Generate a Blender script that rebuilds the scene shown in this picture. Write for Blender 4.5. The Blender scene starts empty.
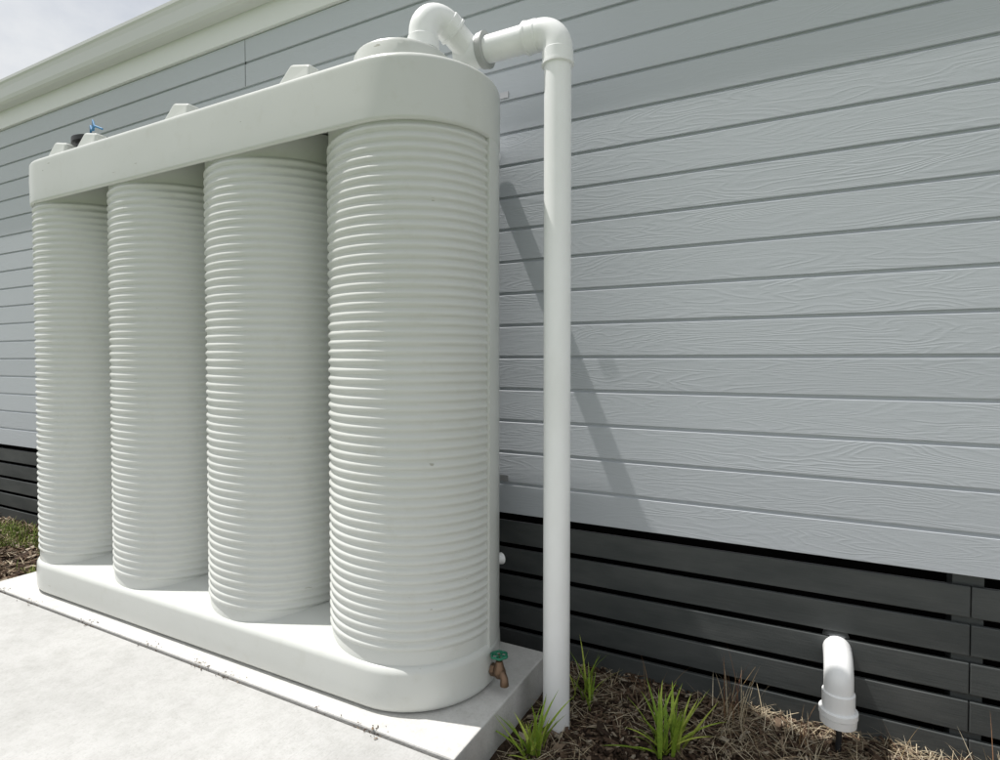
import bpy, bmesh, math, random
from mathutils import Vector, noise, Matrix
random.seed(7)
scene=bpy.context.scene
W=2.80; H=1.5
# ---------------- material helpers
def mat(name, base, rough=0.6, spec=0.5, metal=0.0):
    m=bpy.data.materials.new(name); m.use_nodes=True
    nt=m.node_tree; b=nt.nodes['Principled BSDF']
    b.inputs['Base Color'].default_value=(*base,1); b.inputs['Roughness'].default_value=rough
    b.inputs['Specular IOR Level'].default_value=spec; b.inputs['Metallic'].default_value=metal
    return m,nt,b
def coords(nt,scale=(1,1,1),loc=(0,0,0)):
    tc=nt.nodes.new('ShaderNodeTexCoord'); mp=nt.nodes.new('ShaderNodeMapping')
    mp.inputs['Scale'].default_value=scale; mp.inputs['Location'].default_value=loc
    nt.links.new(tc.outputs['Object'],mp.inputs['Vector']); return mp.outputs['Vector']
def noise_n(nt,vec,scale,detail=4,rough=0.55,dist=0):
    n=nt.nodes.new('ShaderNodeTexNoise'); n.inputs['Scale'].default_value=scale
    n.inputs['Detail'].default_value=detail; n.inputs['Roughness'].default_value=rough; n.inputs['Distortion'].default_value=dist
    nt.links.new(vec,n.inputs['Vector']); return n.outputs['Fac']
def ramp(nt,fac,stops):
    r=nt.nodes.new('ShaderNodeValToRGB'); e=r.color_ramp.elements
    e[0].position=stops[0][0]; e[0].color=(*stops[0][1],1)
    e[1].position=stops[-1][0]; e[1].color=(*stops[-1][1],1)
    for p,c in stops[1:-1]:
        x=e.new(p); x.color=(*c,1)
    nt.links.new(fac,r.inputs['Fac']); return r.outputs['Color']
def mathn(nt,op,a,b=None):
    n=nt.nodes.new('ShaderNodeMath'); n.operation=op
    for i,v in enumerate((a,b)):
        if v is None: continue
        if isinstance(v,(int,float)): n.inputs[i].default_value=v
        else: nt.links.new(v,n.inputs[i])
    return n.outputs[0]
def mixc(nt,fac,a,b,mode='MIX'):
    n=nt.nodes.new('ShaderNodeMix'); n.data_type='RGBA'; n.blend_type=mode
    for sock,v in ((n.inputs[0],fac),(n.inputs[6],a),(n.inputs[7],b)):
        if isinstance(v,(int,float)): sock.default_value=v
        elif isinstance(v,tuple): sock.default_value=(*v,1)
        else: nt.links.new(v,sock)
    return n.outputs[2]
def bump(nt,b,h,dist=0.002,strength=1.0,prev=None):
    n=nt.nodes.new('ShaderNodeBump'); n.inputs['Distance'].default_value=dist; n.inputs['Strength'].default_value=strength
    nt.links.new(h,n.inputs['Height'])
    if prev: nt.links.new(prev,n.inputs['Normal'])
    nt.links.new(n.outputs[0],b.inputs['Normal']); return n.outputs[0]
# --- tank plastic
M_tank,nt,b=mat('tank_polyethylene',(.56,.575,.55),.32,.5)
v=coords(nt); f1=noise_n(nt,v,1.6,3); f2=noise_n(nt,v,260,2)
c=ramp(nt,f1,[(.3,(.555,.57,.54)),(.7,(.585,.60,.575))])
sm=noise_n(nt,v,11,5,.7)
c=mixc(nt,1,c,ramp(nt,sm,[(.30,(.96,.955,.94)),(.45,(1,1,1))]),'MULTIPLY')
vs=coords(nt,(7,7,26)); sc=noise_n(nt,vs,2.0,2,.5)
c=mixc(nt,1,c,ramp(nt,sc,[(.76,(1,1,1)),(.80,(.6,.58,.52))]),'MULTIPLY')
nt.links.new(c,b.inputs['Base Color'])
nt.links.new(mathn(nt,'ADD',mathn(nt,'MULTIPLY',sm,.12),.24),b.inputs['Roughness'])
bp=bump(nt,b,f2,.0005,.2); bump(nt,b,noise_n(nt,v,5,1),.006,.22,bp)
# --- pvc
M_pvc,nt,b=mat('white_pvc',(.82,.83,.83),.32,.5)
v=coords(nt,(1,1,.4)); f=noise_n(nt,v,9,5)
nt.links.new(ramp(nt,f,[(.35,(.85,.86,.86)),(.8,(.78,.79,.78))]),b.inputs['Base Color'])
M_grey,_,_=mat('grey_pvc',(.42,.43,.42),.45)
# --- cladding
def cladding_mat(name,base):
    m,nt,b=mat(name,base,.5,.4)
    tc=nt.nodes.new('ShaderNodeTexCoord'); sp=nt.nodes.new('ShaderNodeSeparateXYZ')
    nt.links.new(tc.outputs['Object'],sp.inputs[0])
    idx=mathn(nt,'FLOOR',mathn(nt,'DIVIDE',mathn(nt,'SUBTRACT',sp.outputs[2],.668),.172))
    xo=mathn(nt,'ADD',sp.outputs[0],mathn(nt,'MULTIPLY',idx,17.37))
    cb=nt.nodes.new('ShaderNodeCombineXYZ')
    nt.links.new(mathn(nt,'MULTIPLY',xo,1.6),cb.inputs[0]); nt.links.new(idx,cb.inputs[1])
    nt.links.new(mathn(nt,'MULTIPLY',sp.outputs[2],11),cb.inputs[2])
    nz=noise_n(nt,cb.outputs[0],.95,2,.45,.35)
    ring=mathn(nt,'SINE',mathn(nt,'MULTIPLY',nz,100))
    ring=mathn(nt,'POWER',mathn(nt,'ADD',mathn(nt,'MULTIPLY',ring,.5),.5),2.2)
    cb2=nt.nodes.new('ShaderNodeCombineXYZ')
    nt.links.new(mathn(nt,'MULTIPLY',xo,14),cb2.inputs[0]); nt.links.new(mathn(nt,'MULTIPLY',sp.outputs[2],230),cb2.inputs[2])
    fine=noise_n(nt,cb2.outputs[0],1.0,3,.6)
    fade=noise_n(nt,cb.outputs[0],.6,2)
    fade=mathn(nt,'POWER',mathn(nt,'MULTIPLY',fade,1.6),1.8)
    ringm=mathn(nt,'MULTIPLY',ring,fade)
    hgt=mathn(nt,'ADD',mathn(nt,'MULTIPLY',ringm,.5),mathn(nt,'MULTIPLY',fine,.7))
    bump(nt,b,hgt,.0015,.52)
    wn=nt.nodes.new('ShaderNodeTexWhiteNoise'); wn.noise_dimensions='1D'; nt.links.new(idx,wn.inputs['W'])
    v=coords(nt); big=noise_n(nt,v,.9,4)
    t=mathn(nt,'ADD',mathn(nt,'MULTIPLY',wn.outputs[0],.5),mathn(nt,'MULTIPLY',big,.5))
    lo=tuple(x*.95 for x in base); hi=tuple(x*1.04 for x in base)
    nt.links.new(ramp(nt,t,[(.15,lo),(.85,hi)]),b.inputs['Base Color'])
    return m
M_clad=cladding_mat('painted_weatherboard',(.45,.478,.505))
M_slat,nt,b=mat('charcoal_slat_paint',(.045,.05,.05),.5,.4)
v=coords(nt,(3,3,60)); bump(nt,b,noise_n(nt,v,2,4),.002,.4)
nt.links.new(ramp(nt,noise_n(nt,coords(nt,(1,1,3)),3,5),[(.35,(.046,.052,.052)),(.8,(.085,.09,.088))]),b.inputs['Base Color'])
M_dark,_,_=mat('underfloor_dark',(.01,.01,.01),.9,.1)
M_gut,_,_=mat('cream_gutter_paint',(.60,.61,.59),.4)
M_sof,_,_=mat('soffit_paint',(.74,.75,.74),.6)
M_roof,_,_=mat('roof_steel',(.3,.31,.32),.5)
# --- concrete
def concrete(name,lo,hi,brush=True):
    m,nt,b=mat(name,lo,.85,.25)
    v=coords(nt); a=noise_n(nt,v,1.3,8,.62); g=noise_n(nt,v,90,3,.7); sp=noise_n(nt,v,13,6,.7)
    col=ramp(nt,a,[(.3,lo),(.7,hi)])
    col=mixc(nt,1,col,ramp(nt,sp,[(.3,(.86,.86,.85)),(.58,(1,1,1))]),'MULTIPLY')
    col=mixc(nt,1,col,ramp(nt,g,[(.25,(.85,.85,.84)),(.5,(1,1,1))]),'MULTIPLY')
    nt.links.new(col,b.inputs['Base Color'])
    h=g
    if brush:
        vb=coords(nt,(150,4,1)); h=mathn(nt,'ADD',mathn(nt,'MULTIPLY',g,.6),noise_n(nt,vb,1,3))
    bump(nt,b,h,.003,.6)
    return m
M_path=concrete('broomed_concrete',(.40,.40,.39),(.485,.485,.475))
M_slab=concrete('slab_concrete',(.53,.525,.505),(.63,.625,.605),False)
# --- soil / mulch / grass
M_soil,nt,b=mat('mulch_soil',(.06,.04,.03),.95,.1)
v=coords(nt); nt.links.new(ramp(nt,noise_n(nt,v,30,8,.7),[(.3,(.025,.018,.013)),(.55,(.075,.05,.035)),(.75,(.15,.11,.08))]),b.inputs['Base Color'])
bump(nt,b,noise_n(nt,v,60,6,.7),.02,.9)
def island(name,stops,rough=.9):
    m,nt,b=mat(name,stops[0][1],rough,.2)
    g=nt.nodes.new('ShaderNodeNewGeometry')
    c=ramp(nt,g.outputs['Random Per Island'],stops)
    v=coords(nt); c=mixc(nt,1,c,ramp(nt,noise_n(nt,v,120,4),[(.3,(.65,.65,.65)),(.7,(1.15,1.1,1.05))]),'MULTIPLY')
    nt.links.new(c,b.inputs['Base Color']); return m
M_chip=island('bark_chips',[(0,(.03,.02,.015)),(.35,(.075,.05,.035)),(.7,(.14,.095,.065)),(.88,(.24,.19,.14)),(1,(.42,.38,.31))])
M_straw=island('dry_straw',[(0,(.24,.19,.12)),(.5,(.42,.36,.25)),(1,(.62,.56,.43))])
M_leaf=island('strap_leaf',[(0,(.14,.24,.03)),(.5,(.28,.42,.05)),(1,(.46,.53,.11))],.45)
M_red=island('seeding_grass',[(0,(.16,.07,.05)),(.5,(.22,.13,.07)),(1,(.3,.24,.12))])
M_lawn=island('lawn_blades',[(0,(.07,.12,.02)),(.5,(.15,.24,.04)),(1,(.32,.35,.12))])
M_grass,nt,b=mat('grass_ground',(.07,.11,.03),.95,.1)
v=coords(nt); nt.links.new(ramp(nt,noise_n(nt,v,6,8,.7),[(.3,(.04,.07,.02)),(.7,(.11,.15,.05))]),b.inputs['Base Color'])
M_brass,nt,b=mat('aged_brass',(.20,.13,.085),.45,.5,.7)
M_green,_,_=mat('green_handwheel',(.01,.16,.09),.35)
M_black,_,_=mat('black_plastic',(.02,.02,.022),.5)
M_joint,_,_=mat('joint_filler',(.03,.027,.022),.9,.1)
M_blue,_,_=mat('blue_rope',(.05,.2,.4),.6)
M_steel,_,_=mat('galvanised_bracket',(.5,.5,.5),.4,.5,.7)
# ---------------- geometry helpers
def obj(name,verts,faces,m,parent=None,smooth=False,bev=0,seg=2):
    me=bpy.data.meshes.new(name); me.from_pydata(verts,[],faces); me.validate(); me.update()
    bm=bmesh.new(); bm.from_mesh(me); bmesh.ops.recalc_face_normals(bm,faces=bm.faces); bm.to_mesh(me); bm.free()
    o=bpy.data.objects.new(name,me); scene.collection.objects.link(o); me.materials.append(m)
    if smooth:
        for p in me.polygons: p.use_smooth=True
    if parent: o.parent=parent
    if bev:
        md=o.modifiers.new('b','BEVEL'); md.width=bev; md.segments=seg; md.limit_method='ANGLE'
    return o
def empty(name):
    e=bpy.data.objects.new(name,None); scene.collection.objects.link(e); return e
def boxvf(x0,x1,y0,y1,z0,z1,off=0):
    v=[(x,y,z) for z in (z0,z1) for x,y in ((x0,y0),(x1,y0),(x1,y1),(x0,y1))]
    f=[(0,3,2,1),(4,5,6,7),(0,1,5,4),(1,2,6,5),(2,3,7,6),(3,0,4,7)]
    return v,[tuple(i+off for i in q) for q in f]
def box(name,x0,x1,y0,y1,z0,z1,m,parent=None,bev=0):
    v,f=boxvf(x0,x1,y0,y1,z0,z1); return obj(name,v,f,m,parent,bev=bev)
def boxes(name,lst,m,parent=None,bev=0):
    V=[];F=[]
    for q in lst:
        v,f=boxvf(*q,off=len(V)); V+=v;F+=f
    return obj(name,V,F,m,parent,bev=bev)
def sweep_vf(pts,rads,seg=32,caps=True,off=0):
    pts=[Vector(p) for p in pts]; n=len(pts)
    if isinstance(rads,(int,float)): rads=[rads]*n
    V=[];F=[]
    t0=(pts[1]-pts[0]).normalized(); up=Vector((0,0,1)) if abs(t0.z)<.9 else Vector((0,1,0))
    u=t0.cross(up).normalized()
    for i,p in enumerate(pts):
        if i==0: t=t0
        elif i==n-1: t=(pts[-1]-pts[-2])
        else: t=(pts[i+1]-pts[i-1])
        if t.length<1e-9: t=t0
        t=t.normalized(); u=(u-t*u.dot(t)).normalized(); w=t.cross(u)
        for k in range(seg):
            a=2*math.pi*k/seg; V.append(tuple(p+(u*math.cos(a)+w*math.sin(a))*rads[i]))
        t0=t
    for i in range(n-1):
        for k in range(seg):
            a=off+i*seg+k; b_=off+i*seg+(k+1)%seg; F.append((a,b_,b_+seg,a+seg))
    if caps: F.append(tuple(off+k for k in range(seg))[::-1]); F.append(tuple(off+(n-1)*seg+k for k in range(seg)))
    return V,F
def sweep(name,pts,rads,m,parent=None,seg=32,caps=True):
    v,f=sweep_vf(pts,rads,seg,caps); o=obj(name,v,f,m,parent,smooth=True)
    md=o.modifiers.new('e','EDGE_SPLIT'); md.split_angle=math.radians(40)
    return o
def fillet(p0,p1,p2,r,n=14):
    p0,p1,p2=map(Vector,(p0,p1,p2)); a=(p0-p1).normalized(); c=(p2-p1).normalized()
    ang=a.angle(c); d=r/math.tan(ang/2); s=p1+a*d; e=p1+c*d
    bis=(a+c).normalized(); cen=p1+bis*(r/math.sin(ang/2))
    vs=s-cen; ve=e-cen; tot=vs.angle(ve); out=[]
    for i in range(n+1):
        q=i/n; out.append(cen+(vs*math.sin((1-q)*tot)+ve*math.sin(q*tot))/math.sin(tot))
    return out
def sleeve(name,a,b_,r,m,parent,lip=.003):
    a=Vector(a);b_=Vector(b_); d=(b_-a).normalized(); L=(b_-a).length
    return sweep(name,[a,a+d*.002,a+d*.004,a+d*.012,a+d*.014,b_-d*.003,b_],[r-.004,r+lip,r+lip,r+lip,r,r,r-.003],m,parent)
# ---------------- TANK
tank=empty('slimline_water_tank')
R=.385; CY=2.215; XL,XR=-4.136,-1.587; Z0,Z1=.052,2.74
def stadium(off,n=28):
    r=R-off; P=[]
    for k in range(n+1):
        a=-math.pi/2+math.pi*k/n; P.append((XR+r*math.cos(a),CY+r*math.sin(a)))
    m_=24
    for k in range(1,m_): P.append((XR+(XL-XR)*k/m_,CY+r))
    for k in range(n+1):
        a=math.pi/2+math.pi*k/n; P.append((XL+r*math.cos(a),CY+r*math.sin(a)))
    for k in range(1,m_): P.append((XL+(XR-XL)*k/m_,CY-r))
    return P
def loft(name,prof,m,parent):
    V=[];F=[];n=None
    for off,z in prof:
        P=stadium(off); n=len(P); V+=[(x,y,z) for x,y in P]
    for i in range(len(prof)-1):
        for k in range(n):
            a=i*n+k;b_=i*n+(k+1)%n; F.append((a,b_,b_+n,a+n))
    F.append(tuple(range(n))); F.append(tuple((len(prof)-1)*n+k for k in range(n)))
    return obj(name,V,F,m,parent,smooth=True)
def arc(oc,zc,r,a0,a1,n=8):
    return [(oc-r*math.cos(math.radians(a0+(a1-a0)*i/n)),zc+r*math.sin(math.radians(a0+(a1-a0)*i/n))) for i in range(n+1)]
prof=[(.30,2.61),(.20,2.575),(.12,2.53),(.06,2.495),(.035,2.478)]+arc(.018,2.482,.018,-70,0,6)+[(.0,2.55),(-.002,2.62),(0,2.692)]+arc(.028,2.706,.028,0,85,8)+[(.12,2.739),(.25,2.744),(.36,2.746)]
loft('header',prof,M_tank,tank)
prof=[(.36,Z0),(.05,Z0)]+arc(.036,Z0+.036,.036,-85,0,8)+[(-.003,.14),(.0,.205)]+arc(.034,.215,.034,0,74,9)+[(.08,.264),(.14,.284),(.22,.303),(.34,.310)]
loft('base',prof,M_tank,tank)
# back half shell
pts=[]; Rb=R-.003
for k in range(33):
    a=math.pi*k/32*.5; pts.append((XR+Rb*math.cos(a),CY+Rb*math.sin(a)))
for k in range(33):
    a=math.pi/2+math.pi*k/32*.5; pts.append((XL+Rb*math.cos(a),CY+Rb*math.sin(a)))
n=len(pts); V=[(x,y,.12) for x,y in pts]+[(x,y,2.6) for x,y in pts]
F=[(i,(i+1)%n,n+(i+1)%n,n+i) for i in range(n)]+[tuple(range(n))[::-1],tuple(range(n,2*n))]
o=obj('rear_shell',V,F,M_tank,tank,smooth=True); o.modifiers.new('e','EDGE_SPLIT').split_angle=math.radians(40)
# corrugated columns
zb,zt=.300,2.462; NR=55
def column(name,cx,ax):
    seg=112; zs=[];
    zs.append((.22,0)); zs.append((zb-.004,0))
    tot=NR*10
    for i in range(tot+1):
        t=i/tot; ph=(i/10.0)%1.0
        s=.5-.5*math.cos(2*math.pi*ph); s=s*s*(3-2*s)
        zs.append((zb+(zt-zb)*t,s))
    zs.append((zt+.004,0)); zs.append((2.60,0))
    V=[];F=[]
    for z,s in zs:
        r=.3655+.0092*s if zb<=z<=zt else .367
        for k in range(seg):
            a=2*math.pi*k/seg; V.append((cx+(r+ax)*math.cos(a),CY+r*math.sin(a),z))
    for i in range(len(zs)-1):
        for k in range(seg):
            a=i*seg+k;b_=i*seg+(k+1)%seg; F.append((a,b_,b_+seg,a+seg))
    return obj(name,V,F,M_tank,tank,smooth=True)
for i in range(4):
    cx=XL+(XR-XL)*i/3
    column('corrugated_column_%d'%(i+1),cx-(.022 if i==3 else .012 if i else 0),(.022 if i==3 else .03 if i else .006))
def disc(name,cx,cy,prof,m,parent,seg=48):
    V=[];F=[]
    for r,z in prof:
        for k in range(seg):
            a=2*math.pi*k/seg; V.append((cx+r*math.cos(a),cy+r*math.sin(a),z))
    for i in range(len(prof)-1):
        for k in range(seg):
            a=i*seg+k;b_=i*seg+(k+1)%seg; F.append((a,b_,b_+seg,a+seg))
    F.append(tuple(range(seg))); F.append(tuple((len(prof)-1)*seg+k for k in range(seg)))
    o=obj(name,V,F,m,parent,smooth=True); o.modifiers.new('e','EDGE_SPLIT').split_angle=math.radians(35); return o
disc('inlet_collar',-1.585,2.11,[(.215,2.72),(.215,2.812),(.208,2.824),(.195,2.828),(.18,2.828),(.165,2.850),(.05,2.855)],M_tank,tank)
def lug(name,x,h=.125):
    L=.25;w=.11;y=1.915
    V=[(x-L/2,y,2.725),(x+L/2,y,2.725),(x+L/2,y+w,2.725),(x-L/2,y+w,2.725),
       (x-L/2+.12,y+.02,2.74+h),(x+L/2-.01,y+.02,2.74+h*.8),(x+L/2-.01,y-.02+w,2.74+h*.8),(x-L/2+.12,y-.02+w,2.74+h)]
    F=[(0,3,2,1),(4,5,6,7),(0,1,5,4),(1,2,6,5),(2,3,7,6),(3,0,4,7)]
    obj(name,V,F,M_tank,tank,bev=.014,seg=3)
for i,x in enumerate((-2.09,-2.95,-3.80,-4.13)): lug('lifting_lug_%d'%(i+1),x)
disc('strainer_basket',-3.98,2.12,[(.13,2.735),(.13,2.86),(.155,2.862),(.155,2.89),(.02,2.90)],M_black,tank)
sweep('strap_rope',[(-3.9,2.02,2.90),(-3.86,2.0,2.935),(-3.83,1.99,2.90),(-3.76,1.97,2.905),(-3.70,1.98,2.88)],.006,M_blue,tank,8)
sweep('strap_rope_end',[(-3.83,2.0,2.90),(-3.80,1.98,2.95),(-3.76,1.97,2.90)],.005,M_blue,tank,8)
sweep('added_shadow_caster',[(-1.50,2.5,2.60),(-1.50,2.78,2.60)],.055,M_pvc,tank,24)  # unseen pipe stub added behind the tank to cast the slanted wall shadow
sweep('side_outlet',[(-1.40,2.50,.49),(-1.355,2.575,.49),(-1.345,2.60,.49)],[.024,.024,.030],M_pvc,tank,24)
# tap
tap=empty('garden_tap')
tx,ty,tz=-1.205,2.22,.135
sweep('tail',[(tx-.01,ty,tz),(tx+.05,ty,tz)],.018,M_brass,tap,16)
sweep('nut',[(tx+.008,ty,tz),(tx+.026,ty,tz)],.027,M_brass,tap,6)
sweep('body',[(tx+.045,ty,tz-.03),(tx+.045,ty,tz-.015),(tx+.045,ty,tz),(tx+.045,ty,tz+.02),(tx+.045,ty,tz+.045)],[.014,.026,.03,.022,.015],M_brass,tap,18)
sweep('spout',[(tx+.045,ty,tz),(tx+.068,ty-.012,tz-.004),(tx+.08,ty-.02,tz-.016),(tx+.082,ty-.022,tz-.035),(tx+.082,ty-.022,tz-.045)],[.018,.017,.017,.019,.019],M_brass,tap,16)
sweep('spindle',[(tx+.045,ty,tz+.04),(tx+.045,ty,tz+.075)],.006,M_brass,tap,10)
V=[];F=[];S=36;T=8
for i in range(S):
    a=2*math.pi*i/S; rr=.034+.0025*math.cos(6*a)
    for k in range(T):
        b_=2*math.pi*k/T; V.append((tx+.045+(rr+.006*math.cos(b_))*math.cos(a),ty+(rr+.006*math.cos(b_))*math.sin(a),tz+.07+.006*math.sin(b_)))
for i in range(S):
    for k in range(T):
        F.append((i*T+k,((i+1)%S)*T+k,((i+1)%S)*T+(k+1)%T,i*T+(k+1)%T))
obj('handwheel',V,F,M_green,tap,smooth=True)
boxes('spokes',[(tx+.013,tx+.077,ty-.004,ty+.004,tz+.066,tz+.074),(tx+.041,tx+.049,ty-.032,ty+.032,tz+.065,tz+.073)],M_green,tap)
# ---------------- DOWNPIPE
dp=empty('pvc_downpipe')
YD=2.33; XD=-.934; ZD=2.915; r=.0585
el=fillet((XD-.4,YD,ZD),(XD,YD,ZD),(XD,YD,ZD-.4),.085)
TX=-1.33
sweep('vertical_pipe',[(XD,YD,ZD-.1),(XD,YD,1.5),(XD,YD,-.2)],r,M_pvc,dp,40)
sweep('top_elbow',[Vector((XD-.15,YD,ZD))]+el+[Vector((XD,YD,ZD-.15))],r+.005,M_pvc,dp,40)
sleeve('elbow_socket_1',(XD-.15,YD,ZD),(XD-.09,YD,ZD),r+.008,M_pvc,dp)
sleeve('elbow_socket_2',(XD,YD,ZD-.155),(XD,YD,ZD-.09),r+.008,M_pvc,dp)
sweep('horizontal_pipe',[(TX,YD,ZD),(XD-.1,YD,ZD)],r,M_pvc,dp,40)
sleeve('tee_ring',(TX+.055,YD,ZD),(TX+.02,YD,ZD),r+.018,M_grey,dp)
sweep('tee_body',[(TX-.10,YD,ZD),(TX-.095,YD,ZD),(TX+.03,YD,ZD)],[r,r+.008,r+.008],M_pvc,dp,40)
SX,SY=-1.47,2.10; SZ=3.05
A=(SX,SY,2.83); B=(SX,SY,SZ+.03); C=(TX-.03,YD,ZD)
e2=fillet(A,B,C,.085)
sweep('inlet_elbow',[Vector(A)]+e2+[Vector(B)+(Vector(C)-Vector(B))*.55],r+.004,M_pvc,dp,40)
sweep('inlet_branch',[Vector(B)+(Vector(C)-Vector(B))*.45,Vector(C)],r,M_pvc,dp,40)
sleeve('inlet_socket',(SX,SY,2.842),(SX,SY,2.90),r+.010,M_pvc,dp)
dB=(Vector(C)-Vector(B))
sleeve('branch_socket',Vector(B)+dB*.62,Vector(B)+dB*.45,r+.008,M_pvc,dp)
# ---------------- wall drain elbow
dr=empty('pvc_drain_elbow')
px,py=.155,2.70; rr=.054; dz=.265
e3=fillet((px,3.0,dz),(px,py,dz),(px,py,-.1),.085)
sweep('elbow',[Vector((px,2.95,dz))]+e3+[Vector((px,py,.06))],rr,M_pvc,dr,40)
sweep('socket',[(px,py,.155),(px,py,.15),(px,py,.07),(px,py,.066)],[rr,rr+.006,rr+.006,rr],M_pvc,dr,40)
sweep('flange',[(px,py,.080),(px,py,.078),(px,py,.057),(px,py,.055),(px,py,.053),(px,py,.022),(px,py,.020)],[rr+.004,rr+.017,rr+.017,rr+.010,rr+.014,rr+.012,rr],M_pvc,dr,40)
sweep('vent_tube',[(px,py-.01,.04),(px+.003,py-.012,-.03),(px-.004,py-.01,-.16)],.011,M_black,dr,12)
# ---------------- BUILDING
bld=empty('weatherboard_building')
XA,XB=-12.0,7.0; zc=.668; ph=.172
V=[];F=[]
prof=[]
nb=int((3.86-zc)/ph)+1
prof.append((W+.03,zc)); 
for i in range(nb):
    z=zc+i*ph
    prof+= [(W+.001,z),(W,z+.002),(W,z+ph-.019),(W+.002,z+ph-.0175),(W+.012,z+ph-.009),(W+.013,z+ph-.0005)]
n=len(prof)
for x in (XA,XB):
    V+=[(x,y,z) for y,z in prof]
F=[(i,i+1,n+i+1,n+i) for i in range(n-1)]
o=obj('cladding',V,F,M_clad,bld)
me=o.data
for p in me.polygons:
    if p.normal.y>0.01: p.flip()
box('wall_core',XA+.01,XB-.01,W+.04,W+.16,zc+.0,4.1,M_dark,bld)
for i,(jx,b0,b1) in enumerate(((-3.47,16,18),(-5.9,14,16),(1.9,6,8))):
    box('board_joint_%d'%i,jx,jx+.004,W-.0012,W+.006,zc+b0*ph+.003,zc+b1*ph-.02,M_slat,bld)
sl=[];g=.152
for i in range(6):
    z1=.615-i*g
    for a,b_ in ((-12,-8.2),(-8.194,-4.6),(-4.594,-1.60),(-1.597,.604),(.607,3.8),(3.804,7)):
        sl.append((a,b_,W+.035,W+.055,z1-.124,z1))
boxes('plinth_slats',sl,M_slat,bld,bev=.004)
boxes('plinth_stumps',[(x-.05,x+.05,W+.058,W+.16,-.3,zc) for x in (-11.9,-8.2,-4.6,-1.6,.6,3.8,6.9)],M_slat,bld)
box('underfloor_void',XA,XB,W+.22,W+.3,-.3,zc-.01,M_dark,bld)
box('fascia_trim',XA,XB,W-.022,W+.03,3.755,4.10,M_sof,bld,bev=.003)
YE=W-.024; zg=3.915
gp=[(YE,zg),(YE-.07,zg),(YE-.09,zg+.012),(YE-.10,zg+.04),(YE-.104,zg+.12),(YE-.112,zg+.15),(YE-.122,zg+.165),(YE-.122,zg+.19),(YE-.105,zg+.192),(YE-.10,zg+.17),(YE-.09,zg+.10),(YE-.078,zg+.02),(YE-.003,zg+.012)]
n=len(gp); V=[(XA-.1,y,z) for y,z in gp]+[(XB,y,z) for y,z in gp]
F=[(i,(i+1)%n,n+(i+1)%n,n+i) for i in range(n)]+[tuple(range(n)),tuple(range(n,2*n))]
obj('gutter',V,F,M_gut,bld)
V=[(XA-.1,YE-.06,4.105),(XB,YE-.06,4.105),(XB,W+3,4.4),(XA-.1,W+3,4.4),(XA-.1,YE-.06,4.102),(XB,YE-.06,4.102),(XB,W+3,4.38),(XA-.1,W+3,4.38)]
obj('roof',V,[(0,1,2,3),(7,6,5,4),(0,4,5,1),(1,5,6,2),(2,6,7,3),(3,7,4,0)],M_roof,bld)
for i,z in enumerate((2.93,.86)):
    boxes('tank_bracket_%d'%i,[(-1.455,-1.405,W-.006,W-.002,z-.016,z+.016),(-1.50,-1.42,W-.16,W-.155,z-.012,z+.012)],M_steel,bld)
# ---------------- GROUND
def gh(x,y):
    return -.12+.022*noise.noise(Vector((x*2.1,y*2.1,0)))+.014*noise.noise(Vector((x*7,y*7,3)))+ .05*max(0,(y-2.35))
S=400
obj('ground',[(-S,-S,-.17),(S,-S,-.17),(S,S,-.17),(-S,S,-.17)],[(0,1,2,3)],M_grass)
def bed(name,x0,x1,y0,y1,step,m):
    nx=int((x1-x0)/step);ny=int((y1-y0)/step)
    V=[(x0+(x1-x0)*i/nx,y0+(y1-y0)*j/ny,gh(x0+(x1-x0)*i/nx,y0+(y1-y0)*j/ny)) for j in range(ny+1) for i in range(nx+1)]
    F=[(j*(nx+1)+i,j*(nx+1)+i+1,(j+1)*(nx+1)+i+1,(j+1)*(nx+1)+i) for j in range(ny) for i in range(nx)]
    return obj(name,V,F,m,smooth=True)
bed('mulch_bed',-12,7,1.60,3.0,.03,M_soil)
def chips(name,areas,m):
    V=[];F=[]
    for (x0,x1,y0,y1,nn,smin,smax) in areas:
        for _ in range(nn):
            x=random.uniform(x0,x1);y=random.uniform(y0,y1)
            L=random.uniform(smin,smax)*(1 if random.random()<.9 else 1.7); w=L*random.uniform(.15,.42); t=random.uniform(.003,.008)
            M=Matrix.Translation((x,y,gh(x,y)+random.uniform(.0,.022)))@Matrix.Rotation(random.uniform(0,6.28),4,'Z')@Matrix.Rotation(random.gauss(0,.35),4,'X')@Matrix.Rotation(random.gauss(0,.3),4,'Y')
            o_=len(V)
            sk=[random.uniform(-.3,.3) for _ in range(8)]
            for i,(a,b_,c_) in enumerate(((-1,-1,-1),(1,-1,-1),(1,1,-1),(-1,1,-1),(-1,-1,1),(1,-1,1),(1,1,1),(-1,1,1))):
                V.append(tuple(M@Vector((a*L/2*(1+sk[i]),b_*w/2*(1+sk[7-i]),c_*t/2))))
            F+= [tuple(o_+i for i in q) for q in ((0,3,2,1),(4,5,6,7),(0,1,5,4),(1,2,6,5),(2,3,7,6),(3,0,4,7))]
    return obj(name,V,F,m)
chips('bark_mulch',[(-1.06,1.9,1.75,2.84,14000,.01,.036),(-10,-4.70,1.78,2.84,6500,.025,.06),(-1.06,1.9,2.0,2.84,350,.05,.09)],M_chip)
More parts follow.
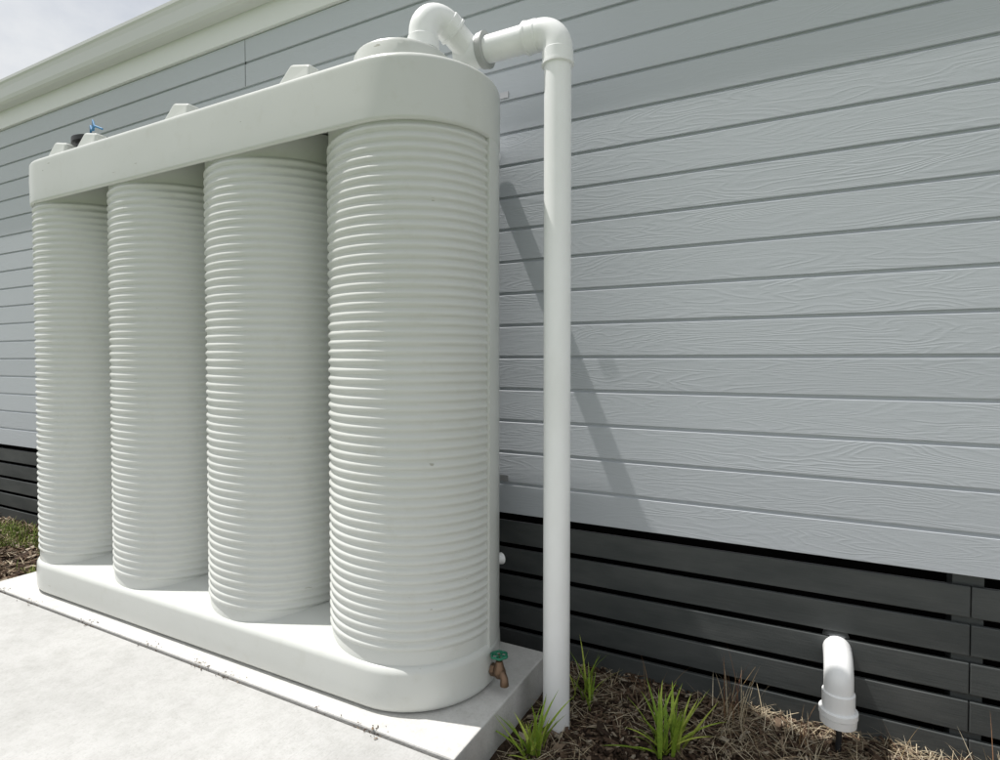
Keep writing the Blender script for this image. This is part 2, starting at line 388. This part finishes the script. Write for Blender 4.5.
def blades(name,lst,m,parent=None):
    V=[];F=[]
    for (x,y,z,az,L,lean,w,ns,curl) in lst:
        d=Vector((math.cos(az),math.sin(az),0)); s=Vector((-d.y,d.x,0)); p=Vector((x,y,z)); ang=lean; o_=len(V)
        for i in range(ns+1):
            t=i/ns; ww=w*(1-t**2.2)*(.6+.4*min(1,t*4))
            V.append(tuple(p+s*ww/2)); V.append(tuple(p-Vector((0,0,ww*.15)))); V.append(tuple(p-s*ww/2))
            p=p+(d*math.sin(ang)+Vector((0,0,1))*math.cos(ang))*L/ns; ang+=curl/ns
        for i in range(ns):
            for k in (0,1):
                a=o_+i*3+k; F.append((a,a+1,a+4,a+3))
    o=obj(name,V,F,m,parent,smooth=True); return o
lst=[]
for _ in range(3600):
    x=random.uniform(-1.05,1.7);y=random.uniform(1.9,2.83)
    if noise.noise(Vector((x*2.5,y*2.5,9)))<-.1: continue
    lst.append((x,y,gh(x,y)+random.uniform(.01,.035),random.uniform(0,6.28),random.uniform(.03,.15),random.uniform(1.2,1.6),random.uniform(.0015,.004),4,random.uniform(-.3,.6)))
for _ in range(1400):
    x=random.uniform(-.3,1.2);y=random.uniform(2.3,2.83)
    lst.append((x,y,gh(x,y)+.01,random.uniform(0,6.28),random.uniform(.05,.17),random.uniform(.8,1.5),random.uniform(.0015,.003),5,random.uniform(.2,1.2)))
for _ in range(1300):
    x=random.uniform(-8,-4.7);y=random.uniform(1.8,2.83)
    lst.append((x,y,gh(x,y)+.01,random.uniform(0,6.28),random.uniform(.05,.16),random.uniform(1.1,1.6),random.uniform(.003,.005),4,.3))
blades('straw_litter',lst,M_straw)
def tuft(name,x,y,n,L,w,m,spread=.03,curl=.7,lean=.5):
    l=[]
    for i in range(n):
        az=random.uniform(0,6.28); l.append((x+random.gauss(0,spread),y+random.gauss(0,spread),gh(x,y)-.005,az,L*random.uniform(.45,1.05),abs(random.gauss(0,lean*.6)),w*random.uniform(.6,1.15),8,random.uniform(.1,curl)))
    return blades(name,l,m)
tuft('strap_leaf_plant',-.945,2.11,28,.28,.017,M_leaf,.02,.9,.7)
tuft('strap_leaf_plant',-.47,2.39,36,.34,.020,M_leaf,.026,.9,.75)
tuft('strap_leaf_plant',-.86,2.56,20,.27,.011,M_leaf,.03,.9)
tuft('strap_leaf_plant',.35,2.42,10,.14,.007,M_leaf,.04,.9)
for (x,y,n,L) in ((-.24,2.70,14,.40),(.36,2.62,9,.28),(.66,2.68,18,.36),(.02,2.66,9,.2),(-.62,2.7,8,.22),(.5,2.5,8,.2)):
    tuft('seeding_grass_clump',x,y,n,L,.0035,M_red,.03,1.1,.4)
    tuft('dry_grass_clump',x,y,int(n*1.8),L*.6,.004,M_straw,.05,1.3,.8)
l=[]
for _ in range(10000):
    x=random.uniform(-9,-4.9);y=random.uniform(1.8,2.75)
    if noise.noise(Vector((x*1.6,y*1.6,5)))<-.05+ (.28 if y<2.15 else 0): continue
    l.append((x,y,gh(x,y),random.uniform(0,6.28),random.uniform(.03,.12),abs(random.gauss(0,.5)),random.uniform(.004,.007),4,random.uniform(.2,1)))
blades('grass_patch',l,M_lawn)
# ---------------- concrete
box('tank_slab',-4.66,-1.10,1.752,2.62,-.25,.05,M_slab,bev=.007)
boxes('footpath',[(-30,-6.2,-.6,1.733,-.25,.048),(-6.19,20,-.6,1.733,-.25,.048)],M_path,bev=.006)
box('expansion_joint',-30,20,1.7335,1.7515,-.25,.030,M_joint)
V=[];F=[]
for _ in range(700):
    x=random.uniform(-5.2,-1.1); y=random.gauss(1.742,.016); s=abs(random.gauss(0,.0035))+.0012
    if noise.noise(Vector((x*5,0,2)))<.05: continue
    z=.052 if abs(y-1.742)>.008 else .036
    M=Matrix.Translation((x,y,z+.001))@Matrix.Rotation(random.uniform(0,6.3),4,'Z'); o_=len(V)
    for i in range(5):
        a=i*1.2566; V.append(tuple(M@Vector((s*math.cos(a)*random.uniform(.6,2.0),s*.5*math.sin(a),0))))
    V.append(tuple(M@Vector((0,0,.003))))
    F+=[(o_+i,o_+(i+1)%5,o_+5) for i in range(5)]
obj('joint_debris',V,F,M_chip)
# ---------------- sky / light
travel=Vector((.42,.108,-1)).normalized()
sd=-travel; elev=math.asin(sd.z); az=math.atan2(sd.x,sd.y)
sun=bpy.data.lights.new('sun','SUN'); sun.energy=5.0; sun.angle=math.radians(.5); sun.color=(1,.965,.93)
so=bpy.data.objects.new('sun',sun); scene.collection.objects.link(so); so.rotation_euler=travel.to_track_quat('-Z','Y').to_euler()
w=bpy.data.worlds.new('World'); scene.world=w; w.use_nodes=True; nt=w.node_tree
bg=nt.nodes['Background']; sky=nt.nodes.new('ShaderNodeTexSky'); sky.sky_type='NISHITA'; sky.sun_disc=False
sky.sun_elevation=elev; sky.sun_rotation=az; sky.dust_density=2; sky.air_density=1
tc=nt.nodes.new('ShaderNodeTexCoord'); mp=nt.nodes.new('ShaderNodeMapping'); mp.inputs['Scale'].default_value=(1,1,2.5)
nt.links.new(tc.outputs['Generated'],mp.inputs['Vector'])
f=noise_n(nt,mp.outputs['Vector'],1.8,8,.6,.3)
fac=ramp(nt,f,[(.30,(.55,.55,.55)),(.55,(1,1,1))])
col=mixc(nt,fac,sky.outputs[0],(9.2,9.4,9.6))
nt.links.new(col,bg.inputs['Color']); bg.inputs['Strength'].default_value=.09
scene.view_settings.view_transform='Standard'; scene.view_settings.look='None'; scene.view_settings.exposure=0
# ---------------- camera
cam=bpy.data.cameras.new('camera'); co=bpy.data.objects.new('camera',cam); scene.collection.objects.link(co)
cam.sensor_width=36; cam.lens=20.74; cam.clip_end=2000; cam.clip_start=.02
pitch=1.4; cam.shift_y=-.005
co.location=(0,0,H); co.rotation_euler=(math.radians(90-pitch),0,math.radians(27.5))
scene.camera=co
